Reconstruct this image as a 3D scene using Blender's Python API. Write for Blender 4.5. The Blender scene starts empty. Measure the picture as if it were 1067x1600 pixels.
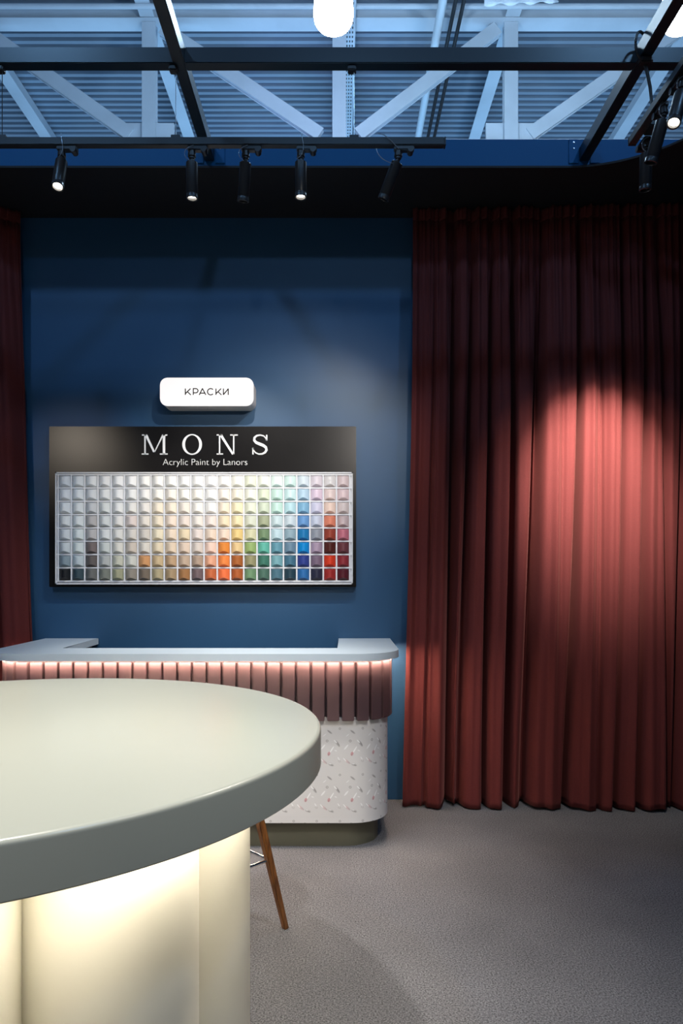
import bpy, bmesh, math, random, colorsys
from mathutils import Vector, Matrix

random.seed(7)
PI = math.pi
S = bpy.context.scene
COL = S.collection

# ------------------------------------------------------------------ camera
# frame taken as 1067 x 1600, focal length 1100 px, principal point (530, 896)
EYE = 1.5
cam_d = bpy.data.cameras.new('camera')
cam = bpy.data.objects.new('camera', cam_d)
COL.objects.link(cam)
cam.location = (0, 0, EYE)
cam.rotation_euler = (PI / 2, 0, 0)
cam_d.sensor_fit = 'VERTICAL'
cam_d.sensor_height = 36.0
cam_d.sensor_width = 24.0
cam_d.lens = 36.0 * 1100 / 1600
cam_d.shift_x = 3.5 / 1600
cam_d.shift_y = 96.0 / 1600
cam_d.clip_end = 200
S.camera = cam

# ------------------------------------------------------------------ light of the place
S.view_settings.view_transform = 'Standard'
S.view_settings.look = 'None'
S.view_settings.gamma = 1
S.view_settings.use_curve_mapping = False
S.view_settings.exposure = 0.0

WARM = (1.0, 0.86, 0.70)
NEUT = (1.0, 0.92, 0.84)

W = bpy.data.worlds.new('hall_ambient_fill')  # even ambient fill added in place of the hall's scattered lamp light
S.world = W
W.use_nodes = True
bg = W.node_tree.nodes['Background']
bg.inputs[0].default_value = (0.82, 0.83, 0.92, 1)
bg.inputs[1].default_value = 0.095


def spot(name, loc, target, watt, angle, blend=0.5, color=NEUT, size=0.03, parent=None):
    d = bpy.data.lights.new(name, 'SPOT')
    d.energy = watt
    d.spot_size = math.radians(angle)
    d.spot_blend = blend
    d.color = color
    d.shadow_soft_size = size
    o = bpy.data.objects.new(name, d)
    COL.objects.link(o)
    o.location = loc
    v = Vector(target) - Vector(loc)
    o.rotation_euler = v.to_track_quat('-Z', 'Y').to_euler()
    if parent is not None:
        o.parent = parent
        o.location = Vector(loc) - parent.location
    return o


COLD = (0.26, 0.56, 1.0)


def area(name, loc, sx, sy, watt, color, up=False):
    d = bpy.data.lights.new(name, 'AREA')
    d.shape = 'RECTANGLE'
    d.size, d.size_y = sx, sy
    d.energy = watt
    d.color = color
    o = bpy.data.objects.new(name, d)
    COL.objects.link(o)
    o.location = loc
    o.rotation_euler = (PI, 0, 0) if up else (0, 0, 0)
    return o


# unseen area lamps added to fill the roof; violet spot of another stand
area('roof_fill', (0, 17.0, 4.6), 16, 8, 900, (0.27, 0.60, 1.0), True)
area('roof_fill', (0, 8.0, 4.4), 14, 5, 480, (0.36, 0.64, 1.0), True)
spot('hall_stage_light', (-0.6, 8.0, 4.5), (-0.6, 15.5, 12.0), 300, 34, 1.0, (0.40, 0.28, 1.0), 0.3)


def bay(loc, watt):
    d = bpy.data.lights.new('hall_lamp', 'POINT')
    d.energy = watt
    d.color = COLD
    d.shadow_soft_size = 0.22
    o = bpy.data.objects.new('hall_lamp', d)
    COL.objects.link(o)
    o.location = loc


# rows of cold hall lamps over and behind the viewer
for p in ((-3.2, -0.4, 7.6), (3.0, -0.4, 7.6)):
    bay(p, 330)
bay((0.2, -4.5, 7.8), 260)

# other track lamps of the stand, above and behind the viewer
spot('room_spot', (-0.9, 1.8, 3.5), (-0.95, 1.95, 1.06), 350, 78, 0.9, NEUT, 0.05)
spot('room_spot', (-0.6, -0.4, 3.5), (-0.7, 1.6, 0.9), 120, 50, 1.0, WARM, 0.05)
spot('room_spot', (1.3, 1.2, 3.5), (0.4, 2.0, 0.0), 60, 70, 1.0, NEUT, 0.05)
spot('room_spot', (0.9, 1.6, 3.5), (0.0, 3.85, 0.6), 190, 44, 0.8, NEUT, 0.02)
spot('room_spot', (0.85, -0.4, 3.32), (-0.36, 4.674, 2.30), 330, 25, 1.0, NEUT, 0.05)
spot('room_spot', (-3.56, -0.4, 3.36), (-1.72, 4.674, 2.20), 110, 11, 1.0, WARM, 0.05)
spot('room_spot', (-1.9, 1.4, 3.5), (-1.2, 3.9, 1.05), 100, 50, 0.8, NEUT, 0.03)


# ------------------------------------------------------------------ helpers
def empty(name, loc, label=None, cat=None, group=None):
    o = bpy.data.objects.new(name, None)
    COL.objects.link(o)
    o.location = loc
    o.empty_display_size = 0.1
    if label:
        tag(o, label, cat, group)
    return o


def tag(o, label, cat, group=None):
    o['label'] = label
    o['category'] = cat
    if group:
        o['group'] = group
    return o


def link(name, bm, mat, parent=None, loc=None, smooth=None):
    """one mesh object; geometry is given relative to its parent"""
    me = bpy.data.meshes.new(name)
    bmesh.ops.recalc_face_normals(bm, faces=bm.faces[:])
    if smooth is not None:
        ang = math.radians(smooth)
        for f in bm.faces:
            f.smooth = True
        for e in bm.edges:
            if len(e.link_faces) == 2 and e.calc_face_angle(0) > ang:
                e.smooth = False
    bm.to_mesh(me)
    bm.free()
    o = bpy.data.objects.new(name, me)
    COL.objects.link(o)
    if mat:
        me.materials.append(mat)
    if parent is not None:
        o.parent = parent
    if loc is not None:
        o.location = loc
    return o


def struct(name, bm, mat, smooth=None):
    o = link(name, bm, mat, smooth=smooth)
    o['kind'] = 'structure'
    return o


def BM():
    return bmesh.new()


def box(bm, x0, x1, y0, y1, z0, z1, bev=0.0, M=None):
    m = Matrix.Translation(((x0 + x1) / 2, (y0 + y1) / 2, (z0 + z1) / 2)) @ Matrix.Diagonal((x1 - x0, y1 - y0, z1 - z0, 1))
    if M is not None:
        m = M @ m
    r = bmesh.ops.create_cube(bm, size=1, matrix=m)
    if bev > 0:
        es = list({e for v in r['verts'] for e in v.link_edges})
        bmesh.ops.bevel(bm, geom=es, offset=bev, segments=2, affect='EDGES', clamp_overlap=True)


def frame_to(p0, p1):
    v = Vector(p1) - Vector(p0)
    return Matrix.Translation(Vector(p0)) @ v.to_track_quat('Z', 'Y').to_matrix().to_4x4(), v.length


def tube(bm, p0, p1, r0, r1=None, seg=16):
    r1 = r0 if r1 is None else r1
    M, L = frame_to(p0, p1)
    bmesh.ops.create_cone(bm, cap_ends=True, segments=seg, radius1=r0, radius2=r1, depth=L,
                          matrix=M @ Matrix.Translation((0, 0, L / 2)))


def lathe(bm, prof, seg=48, M=None):
    """prof: (r, z) pairs; revolved about z"""
    M = M or Matrix()
    rings = []
    for r, z in prof:
        if r < 1e-6:
            rings.append([bm.verts.new(M @ Vector((0, 0, z)))])
        else:
            rings.append([bm.verts.new(M @ Vector((r * math.cos(2 * PI * i / seg), r * math.sin(2 * PI * i / seg), z))) for i in range(seg)])
    for a, b in zip(rings, rings[1:]):
        for i in range(seg):
            j = (i + 1) % seg
            if len(a) == 1 and len(b) == 1:
                continue
            if len(a) == 1:
                bm.faces.new((a[0], b[i], b[j]))
            elif len(b) == 1:
                bm.faces.new((a[i], a[j], b[0]))
            else:
                bm.faces.new((a[i], a[j], b[j], b[i]))


def prism(bm, pts, z0, z1, bev=0.0):
    lo = [bm.verts.new((x, y, z0)) for x, y in pts]
    hi = [bm.verts.new((x, y, z1)) for x, y in pts]
    n = len(pts)
    fs = [bm.faces.new(lo[::-1]), bm.faces.new(hi)]
    for i in range(n):
        j = (i + 1) % n
        fs.append(bm.faces.new((lo[i], lo[j], hi[j], hi[i])))
    if bev > 0:
        es = list({e for e in fs[1].edges} | {e for e in fs[0].edges})
        bmesh.ops.bevel(bm, geom=es, offset=bev, segments=3, affect='EDGES', profile=0.5, clamp_overlap=True)
    return fs


def sweep(bm, pts, r, seg=6):
    """round wire through points"""
    pts = [Vector(p) for p in pts]
    rings = []
    for i, p in enumerate(pts):
        d = (pts[min(i + 1, len(pts) - 1)] - pts[max(i - 1, 0)]).normalized()
        q = d.to_track_quat('Z', 'Y')
        rings.append([bm.verts.new(p + q @ Vector((r * math.cos(2 * PI * k / seg), r * math.sin(2 * PI * k / seg), 0))) for k in range(seg)])
    for a, b in zip(rings, rings[1:]):
        for k in range(seg):
            j = (k + 1) % seg
            bm.faces.new((a[k], a[j], b[j], b[k]))
    bm.faces.new(rings[0][::-1])
    bm.faces.new(rings[-1])


def bez(p, n=14):
    out = []
    a, b, c, d = [Vector(q) for q in p]
    for i in range(n + 1):
        t = i / n
        out.append(a * (1 - t) ** 3 + b * 3 * t * (1 - t) ** 2 + c * 3 * t * t * (1 - t) + d * t ** 3)
    return out


def lin(h):
    h = h.lstrip('#')
    c = [int(h[i:i + 2], 16) / 255 for i in (0, 2, 4)]
    return tuple(v / 12.92 if v <= 0.04045 else ((v + 0.055) / 1.055) ** 2.4 for v in c)


# ------------------------------------------------------------------ materials
def mat(name, color, rough=0.5, metal=0.0, emit=None, estr=0.0, noise=None, bump=None, sheen=None, spec=0.5, coat=0.0):
    m = bpy.data.materials.new(name)
    m.use_nodes = True
    nt = m.node_tree
    b = nt.nodes['Principled BSDF']
    b.inputs['Base Color'].default_value = (*color, 1)
    b.inputs['Roughness'].default_value = rough
    b.inputs['Metallic'].default_value = metal
    b.inputs['Specular IOR Level'].default_value = spec
    b.inputs['Coat Weight'].default_value = coat
    if emit:
        b.inputs['Emission Color'].default_value = (*emit, 1)
        b.inputs['Emission Strength'].default_value = estr
    tc = nt.nodes.new('ShaderNodeTexCoord')
    if noise:
        sc, amt = noise
        n = nt.nodes.new('ShaderNodeTexNoise')
        n.inputs['Scale'].default_value = sc
        n.inputs['Detail'].default_value = 4
        nt.links.new(tc.outputs['Object'], n.inputs['Vector'])
        mp = nt.nodes.new('ShaderNodeMapRange')
        mp.inputs[1].default_value = 0.3
        mp.inputs[2].default_value = 0.7
        mp.inputs[3].default_value = 1 - amt
        mp.inputs[4].default_value = 1 + amt
        nt.links.new(n.outputs['Fac'], mp.inputs[0])
        mx = nt.nodes.new('ShaderNodeVectorMath')
        mx.operation = 'SCALE'
        mx.inputs[0].default_value = color
        nt.links.new(mp.outputs[0], mx.inputs['Scale'])
        nt.links.new(mx.outputs[0], b.inputs['Base Color'])
    if bump:
        sc, st = bump
        n2 = nt.nodes.new('ShaderNodeTexNoise')
        n2.inputs['Scale'].default_value = sc
        n2.inputs['Detail'].default_value = 3
        nt.links.new(tc.outputs['Object'], n2.inputs['Vector'])
        bp = nt.nodes.new('ShaderNodeBump')
        bp.inputs['Strength'].default_value = st
        bp.inputs['Distance'].default_value = 0.004
        nt.links.new(n2.outputs['Fac'], bp.inputs['Height'])
        nt.links.new(bp.outputs[0], b.inputs['Normal'])
    if sheen:
        b.inputs['Sheen Weight'].default_value = sheen[0]
        b.inputs['Sheen Tint'].default_value = (*sheen[1], 1)
        b.inputs['Sheen Roughness'].default_value = 0.4
    return m


M_wall = mat('blue_wall_paint', (0.018, 0.073, 0.158), 0.48, noise=(3.0, 0.04), bump=(60, 0.03))
M_fascia = mat('blue_fascia_paint', (0.001, 0.085, 0.235), 0.55, spec=0.25)
M_soffit = mat('black_soffit_paint', (0.006, 0.006, 0.008), 0.7)
M_carpet = None
M_curtain = mat('burgundy_velvet', (0.106, 0.0195, 0.0180), 0.85, noise=(260, 0.12), bump=(420, 0.25), sheen=(0.14, (0.95, 0.36, 0.30)), spec=0.2)
M_black = mat('black_powder_coat', (0.012, 0.014, 0.017), 0.42, spec=0.5)
M_beam = mat('black_steel_frame', (0.006, 0.016, 0.026), 0.32)
M_lamp = mat('black_lamp_housing', (0.014, 0.015, 0.017), 0.36)
M_steel = mat('bare_steel', (0.55, 0.55, 0.56), 0.3, 1.0)
M_lens = mat('lit_lens', (1, 1, 1), 0.3, emit=(1, 0.92, 0.8), estr=9)
M_lens_off = mat('dark_lens', (0.03, 0.03, 0.03), 0.1)
M_worktop = mat('pale_grey_worktop', (0.60, 0.70, 0.76), 0.35)
M_slat = mat('mauve_slat_lacquer', (0.078, 0.045, 0.050), 0.36)
M_plinth = mat('olive_plinth', (0.085, 0.082, 0.056), 0.45)
M_led = mat('warm_led_strip', (1, 1, 1), 0.4, emit=(1.0, 0.74, 0.55), estr=210)
M_table = mat('sage_table_lacquer', (0.43, 0.445, 0.37), 0.26, spec=0.6)
M_column = mat('cream_column_lacquer', (0.66, 0.63, 0.52), 0.38)
M_ring = mat('warm_light_ring', (1, 1, 1), 0.4, emit=(1.0, 0.91, 0.77), estr=46)
M_board = mat('black_display_board', (0.006, 0.0055, 0.0055), 0.26, noise=(5, 0.3), spec=0.35)
M_tray = mat('white_display_tray', (0.72, 0.73, 0.75), 0.4)
M_letter = mat('white_letters', (0.75, 0.75, 0.74), 0.4)
M_signface = mat('lit_sign_face', (0.12, 0.12, 0.12), 0.5, emit=(1.0, 0.965, 0.955), estr=0.95, spec=0.2)
M_signbody = mat('white_sign_body', (0.72, 0.66, 0.62), 0.4)
M_signtext = mat('dark_sign_letters', (0.012, 0.008, 0.007), 0.8, spec=0.1)
M_chrome = mat('chrome', (0.75, 0.75, 0.76), 0.12, 1.0)
M_truss = mat('pale_painted_steel', (0.54, 0.60, 0.66), 0.5, noise=(1.2, 0.08))
M_deck = mat('galvanised_roof_deck', (0.25, 0.31, 0.38), 0.45, 0.0, noise=(0.35, 0.15))
M_highbay = mat('lit_high_bay', (1, 1, 1), 0.4, emit=(0.58, 0.80, 1.0), estr=95)
M_highbay_cap = mat('high_bay_housing', (0.30, 0.33, 0.36), 0.4, 0.6)
M_seat = mat('grey_seat_fabric', (0.12, 0.12, 0.12), 0.8)
M_film = mat('white_plastic_sheet', (0.62, 0.70, 0.78), 0.35, bump=(9, 1.0))
M_wire = mat('thin_steel_wire', (0.45, 0.50, 0.55), 0.35, 0.9)


def carpet_material():
    m = mat('grey_carpet', (0.2, 0.19, 0.2), 0.95, spec=0.1)
    nt = m.node_tree
    b = nt.nodes['Principled BSDF']
    tc = nt.nodes.new('ShaderNodeTexCoord')
    n = nt.nodes.new('ShaderNodeTexNoise')
    n.inputs['Scale'].default_value = 150
    n.inputs['Detail'].default_value = 4
    n.inputs['Roughness'].default_value = 0.75
    n2 = nt.nodes.new('ShaderNodeTexNoise')
    n2.inputs['Scale'].default_value = 2.2
    n2.inputs['Detail'].default_value = 3
    for q in (n, n2):
        nt.links.new(tc.outputs['Object'], q.inputs['Vector'])
    r = nt.nodes.new('ShaderNodeValToRGB')
    r.color_ramp.elements[0].position = 0.36
    r.color_ramp.elements[0].color = (0.030, 0.030, 0.032, 1)
    r.color_ramp.elements[1].position = 0.66
    r.color_ramp.elements[1].color = (0.190, 0.193, 0.207, 1)
    nt.links.new(n.outputs['Fac'], r.inputs[0])
    mp = nt.nodes.new('ShaderNodeMapRange')
    mp.inputs[1].default_value = 0.3
    mp.inputs[2].default_value = 0.7
    mp.inputs[3].default_value = 0.88
    mp.inputs[4].default_value = 1.10
    nt.links.new(n2.outputs['Fac'], mp.inputs[0])
    v = nt.nodes.new('ShaderNodeVectorMath')
    v.operation = 'SCALE'
    nt.links.new(r.outputs[0], v.inputs[0])
    nt.links.new(mp.outputs[0], v.inputs['Scale'])
    nt.links.new(v.outputs[0], b.inputs['Base Color'])
    bp = nt.nodes.new('ShaderNodeBump')
    bp.inputs['Strength'].default_value = 0.3
    bp.inputs['Distance'].default_value = 0.002
    nt.links.new(n.outputs['Fac'], bp.inputs['Height'])
    nt.links.new(bp.outputs[0], b.inputs['Normal'])
    return m


M_carpet = carpet_material()


def wood_material():
    m = mat('walnut_stained_wood', (0.2, 0.1, 0.03), 0.35)
    nt = m.node_tree
    b = nt.nodes['Principled BSDF']
    tc = nt.nodes.new('ShaderNodeTexCoord')
    mp = nt.nodes.new('ShaderNodeMapping')
    mp.inputs['Scale'].default_value = (90, 90, 5)
    n = nt.nodes.new('ShaderNodeTexNoise')
    n.inputs['Scale'].default_value = 1.0
    n.inputs['Detail'].default_value = 5
    r = nt.nodes.new('ShaderNodeValToRGB')
    r.color_ramp.elements[0].position = 0.3
    r.color_ramp.elements[0].color = (0.045, 0.015, 0.005, 1)
    r.color_ramp.elements[1].position = 0.7
    r.color_ramp.elements[1].color = (0.20, 0.080, 0.020, 1)
    nt.links.new(tc.outputs['Object'], mp.inputs[0])
    nt.links.new(mp.outputs[0], n.inputs['Vector'])
    nt.links.new(n.outputs['Fac'], r.inputs[0])
    nt.links.new(r.outputs[0], b.inputs['Base Color'])
    return m


M_wood = wood_material()


def sample_material():
    m = mat('painted_sample', (1, 1, 1), 0.42)
    nt = m.node_tree
    oi = nt.nodes.new('ShaderNodeObjectInfo')
    nt.links.new(oi.outputs['Color'], nt.nodes['Principled BSDF'].inputs['Base Color'])
    return m


M_sample = sample_material()


def wallpaper_material():
    """pale paper with a small repeating motif of grey leaves and pink buds (uv in metres)"""
    m = mat('tulip_wallpaper', (0.6, 0.6, 0.6), 0.5)
    nt = m.node_tree
    N, L = nt.nodes.new, nt.links.new
    b = nt.nodes['Principled BSDF']
    uv = N('ShaderNodeUVMap')
    sep = N('ShaderNodeSeparateXYZ')
    L(uv.outputs[0], sep.inputs[0])

    def math1(op, a, bb=None, c=None):
        n = N('ShaderNodeMath')
        n.operation = op
        for i, q in enumerate((a, bb, c)):
            if q is None:
                continue
            if isinstance(q, (int, float)):
                n.inputs[i].default_value = q
            else:
                L(q, n.inputs[i])
        return n.outputs[0]

    PU, PV = 0.126, 0.252
    u = math1('MULTIPLY', math1('FRACT', math1('DIVIDE', sep.outputs[0], PU)), PU)
    v = math1('MULTIPLY', math1('FRACT', math1('DIVIDE', math1('ADD', sep.outputs[1], 0.077), PV)), PV)
    cur = None
    PX = 0.126 / 128
    # (x, y) in a 128 x 255 cell, y downward; angle, half length, half width, colour, strength, ring
    dark, pink, white, grey = (0.20, 0.20, 0.19), (0.52, 0.24, 0.26), (0.82, 0.83, 0.83), (0.36, 0.35, 0.35)
    E = [(58, 42, 38, 19, 6, grey, .9, 0), (58, 42, 38, 12, 1.4, dark, .8, 0), (115, 24, 0, 7, 7, dark, .8, 4),
         (44, 92, 0, 8, 8, dark, .8, 5), (102, 107, 57, 23, 8, grey, .85, 0), (106, 110, 57, 15, 2.0, dark, .9, 0),
         (90, 95, 45, 14, 4, white, .9, 0), (70, 140, -58, 24, 4, white, .9, 0), (54, 163, -74, 13, 8.5, pink, .85, 0),
         (53, 168, -74, 7, 3, dark, .5, 0), (22, 126, -50, 20, 5, white, .8, 0), (28, 206, 40, 22, 7, pink, .38, 0),
         (38, 212, 42, 12, 3, grey, .6, 0), (14, 196, 48, 15, 3.2, white, .9, 0), (66, 224, 18, 18, 8, grey, .7, 0),
         (70, 226, 30, 10, 2.2, dark, .8, 0), (62, 219, 10, 9, 2.2, white, .9, 0), (112, 204, 30, 9, 7, grey, .5, 3),
         (108, 190, 60, 12, 4, white, .7, 0), (30, 60, -40, 13, 3, white, .6, 0), (92, 146, 20, 9, 4, white, .6, 0)]
    for (ex, ey, ang, a, w, colr, st, ring) in E:
        cx, cy = ex * PX, (255 - ey) * PX
        dx = math1('SUBTRACT', u, cx)
        dy = math1('SUBTRACT', v, cy)
        t = math.radians(-ang)
        px = math1('ADD', math1('MULTIPLY', dx, math.cos(t) / (a * PX)), math1('MULTIPLY', dy, math.sin(t) / (a * PX)))
        py = math1('ADD', math1('MULTIPLY', dx, -math.sin(t) / (w * PX)), math1('MULTIPLY', dy, math.cos(t) / (w * PX)))
        d2 = math1('ADD', math1('MULTIPLY', px, px), math1('MULTIPLY', py, py))
        mr = N('ShaderNodeMapRange')
        mr.inputs[1].default_value = 0.55
        mr.inputs[2].default_value = 1.0
        mr.inputs[3].default_value = st
        mr.inputs[4].default_value = 0
        L(d2, mr.inputs[0])
        f = mr.outputs[0]
        if ring:
            f = math1('MULTIPLY', f, math1('GREATER_THAN', d2, 0.22))
        mx = N('ShaderNodeMix')
        mx.data_type = 'RGBA'
        L(f, mx.inputs[0])
        if cur is None:
            mx.inputs[6].default_value = (0.60, 0.595, 0.59, 1)
        else:
            L(cur, mx.inputs[6])
        mx.inputs[7].default_value = (*colr, 1)
        cur = mx.outputs[2]
    L(cur, b.inputs['Base Color'])
    return m


M_paper = wallpaper_material()

# ------------------------------------------------------------------ setting
YW = 4.674          # front face of the back wall
ZS = 3.86           # underside of the canopy
bm = BM(); box(bm, -9, 9, -6, 14, -0.1, 0); struct('floor', bm, M_carpet)
bm = BM(); box(bm, -2.95, 2.95, YW, YW + 0.1, 0, ZS); struct('wall_back', bm, M_wall)
bm = BM(); box(bm, -3.05, -2.95, 2.2, YW + 0.1, 0, ZS); struct('wall_left', bm, M_wall)
bm = BM(); box(bm, 2.95, 3.05, 1.6, YW + 0.1, 0, ZS); struct('wall_right', bm, M_wall)

# canopy (trim_2) with the rounded inner corner on the right, fascia board (trim_1) standing on it
pts = [(-3.05, 4.095), (1.33, 4.095)]
for i in range(1, 17):
    a = PI / 2 - i / 16 * PI / 2
    pts.append((1.33 + 0.70 * math.cos(a), 3.395 + 0.70 * math.sin(a)))
pts += [(2.03, 1.6), (3.05, 1.6), (3.05, YW + 0.1), (-3.05, YW + 0.1)]
bm = BM(); prism(bm, pts, ZS, ZS + 0.012); struct('trim_2', bm, M_soffit)
bm = BM(); box(bm, -3.05, 3.05, 4.10, 4.14, ZS + 0.012, 4.028); struct('trim_1', bm, M_fascia)

# hall roof: trapezoidal deck, ribs running left to right
bm = BM()
pitch, y = 0.185, 5.0
prof = []
while y < 26:
    prof += [(y, 12.0), (y + 0.085, 12.0), (y + 0.095, 12.12), (y + 0.175, 12.12)]
    y += pitch
va = [bm.verts.new((-16, p[0], p[1])) for p in prof]
vb = [bm.verts.new((16, p[0], p[1])) for p in prof]
for i in range(len(prof) - 1):
    bm.faces.new((va[i], va[i + 1], vb[i + 1], vb[i]))
struct('ceiling', bm, M_deck)

# ------------------------------------------------------------------ hall roof steelwork
def beam_between(bm, p0, p1, w, h, up=(0, 1, 0), flange=0.02):
    """H section: flat flanges at both edges of a thinner web"""
    p0, p1 = Vector(p0), Vector(p1)
    z = (p1 - p0).normalized()
    y = Vector(up)
    x = y.cross(z).normalized()
    y = z.cross(x)
    M = Matrix((x, y, z)).transposed().to_4x4()
    M.translation = p0
    L = (p1 - p0).length
    box(bm, -w / 2, w / 2, -h / 2, -h / 2 + flange, 0, L, 0, M)
    box(bm, -w / 2, w / 2, h / 2 - flange, h / 2, 0, L, 0, M)
    box(bm, -w / 2 + 0.02, w / 2 - 0.02, -h / 2 + flange, h / 2 - flange, 0, L, 0, M)


DT = 12.94
def tx(px): return (px - 530) / 85.0
NODES = [-612, -330, -48, 234, 530, 797, 1082, 1365, 1650]
ZU, ZL = 11.72, 9.30
truss = empty('roof_truss', (0, DT, ZL), 'long pale grey steel lattice truss crossing the hall under the roof deck', 'roof truss')
def tp(px, z, dy=0): return (tx(px), dy, z - ZL)
bm = BM(); box(bm, tx(-650), tx(1700), -0.115, 0.115, 11.60 - ZL, 11.84 - ZL, 0.01)
box(bm, tx(-650), tx(1700), -0.16, 0.16, 11.585 - ZL, 11.60 - ZL)
link('top_chord', bm, M_truss, truss)
bm = BM(); box(bm, tx(-650), tx(1700), -0.115, 0.115, -0.12, 0.12, 0.01); link('bottom_chord', bm, M_truss, truss)
for i, px in enumerate(NODES):
    bm = BM(); beam_between(bm, tp(px, 9.42), tp(px, 11.58), 0.25, 0.16); link('vertical_post', bm, M_truss, truss)
    if i % 2 == 1 or True:
        bm = BM(); box(bm, tx(px) - 0.45, tx(px) + 0.45, -0.03, 0.03, 0.12, 0.46, 0.0)
        if i % 2 == 1:
            link('gusset_plate', bm, M_truss, truss)
        else:
            bm.free()
for i in range(len(NODES) - 1):
    if i < 4:
        a, b_ = tp(NODES[i] + 20, 11.50), tp(NODES[i + 1] - 30, 9.55)
    else:
        a, b_ = tp(NODES[i] + 30, 9.55), tp(NODES[i + 1] - 20, 11.50)
    bm = BM(); beam_between(bm, a, b_, 0.24, 0.12); link('diagonal_brace', bm, M_truss, truss)

plab = ['pale roof beam receding above the far left end of the light track',
        'pale roof beam receding just left of the left black frame beam',
        'pale roof beam receding above the glowing lamp in the middle of the hall',
        'pale roof beam receding right of the two dark roof cables',
        'pale roof beam receding behind the right black frame beam']
for k, px in enumerate([-48, 234, 530, 797, 1082]):
    x = tx(px)
    e = empty('roof_beam', (x, 8, 11.60), plab[k], 'roof beam', 'roof beams under the deck')
    for y0, y1 in ((0, 4.77), (5.11, 14)):
        bm = BM(); box(bm, -0.13, 0.13, y0, y1, 0, 0.02); link('bottom_flange', bm, M_truss, e)
        bm = BM(); box(bm, -0.012, 0.012, y0, y1, 0.02, 0.38); link('web', bm, M_truss, e)

# perforated cable tray in the middle
t = empty('cable_tray', (0.17, 8, 11.45), 'perforated pale metal cable tray running away beside the middle roof beam', 'cable tray')
bm = BM(); box(bm, -0.125, 0.125, 0, 13, 0, 0.006)
link('tray_floor', bm, M_truss, t)
for s in (-1, 1):
    bm = BM(); box(bm, s * 0.125 - 0.004, s * 0.125 + 0.004, 0, 13, 0.0, 0.07); link('side_rail', bm, M_truss, t)
bm = BM()
yy = 0.3
while yy < 12.8:
    for xx in (-0.075, -0.025, 0.025, 0.075):
        box(bm, xx - 0.011, xx + 0.011, yy, yy + 0.05, -0.003, 0.0)
    yy += 0.11
link('perforation', bm, M_black, t)['kind'] = 'stuff'

def vp_pipe(name, px_top, z, r, m, label, cat):
    """straight run in depth: px_top is where it leaves the top of the frame"""
    k = (px_top - 530) / 896 * (z - EYE)
    bm = BM(); tube(bm, (0, 0, 0), (0, 13, 0), r, r, 14)
    return tag(link(name, bm, m, None, (k, 8, z), 40), label, cat)
vp_pipe('pipe', 692, 11.3, 0.075, mat('white_pipe', (0.62, 0.70, 0.76), 0.4), 'pale round pipe running away under the hall roof', 'pipe')
vp_pipe('cable', 712, 11.4, 0.035, M_black, 'black roof cable next to the pale pipe', 'cable')
vp_pipe('cable', 725, 11.4, 0.035, M_black, 'black roof cable further from the pale pipe', 'cable')
bm = BM(); tube(bm, (-16, 0, 0), (16, 0, 0), 0.045, None, 12)
tag(link('pipe', bm, M_truss, None, (0, 12.5, 11.54 + 0.03), 40), 'thin pale pipe crossing the hall in front of the roof truss', 'pipe')
for k, yy in enumerate((13.6, 14.4)):
    pass

# plastic sheet hanging at the top edge
bm = BM()
nx, ny = 24, 8
g = [[bm.verts.new((-0.6 + 1.2 * i / nx, 0.02 * math.sin(i * 0.9) + 0.02 * math.sin(j * 1.7 + i), -0.55 + 0.55 * j / ny + (0.006 * math.sin(i * 1.1) + 0.0025 * i if j == 0 else 0))) for i in range(nx + 1)] for j in range(ny + 1)]
for j in range(ny):
    for i in range(nx):
        bm.faces.new((g[j][i], g[j][i + 1], g[j + 1][i + 1], g[j + 1][i]))
o = link('plastic_sheet', bm, M_film, None, (2.95, 11.4, 11.24), 60)
tag(o, 'crumpled white plastic sheet hanging under the roof at the top edge', 'plastic sheet')
sm = o.modifiers.new('thickness', 'SOLIDIFY'); sm.thickness = 0.006

# high bay lamps
def high_bay(px, label):
    d = 8.9
    s = 1100 / d
    x = (px - 530) / s
    z0 = EYE + (896 - 45) / s
    e = empty('pendant_lamp', (x, d, z0), label, 'lamp', 'glowing hall lamps')
    bm = BM(); lathe(bm, [(0, 0), (0.09, 0.004), (0.16, 0.020), (0.21, 0.055), (0.24, 0.105), (0.252, 0.17), (0.248, 0.26), (0.236, 0.38), (0.215, 0.50), (0.17, 0.57), (0.11, 0.60), (0, 0.60)], 40)
    link('lamp_shade', bm, M_highbay, e, smooth=50)
    bm = BM(); lathe(bm, [(0, 0.601), (0.11, 0.601), (0.12, 0.62), (0.12, 0.80), (0.08, 0.85), (0.0, 0.85)], 32)
    link('lamp_housing', bm, M_highbay_cap, e, smooth=40)
    bm = BM(); tube(bm, (0, 0, 0.85), (0, 0, 12.0 - z0), 0.012, None, 8); link('hanging_rod', bm, M_highbay_cap, e)
    return e
high_bay(521, 'white glowing bell-shaped hall lamp above the middle of the black crossbar')
high_bay(1066, 'white glowing bell-shaped hall lamp cut by the right edge of the photo')

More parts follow.
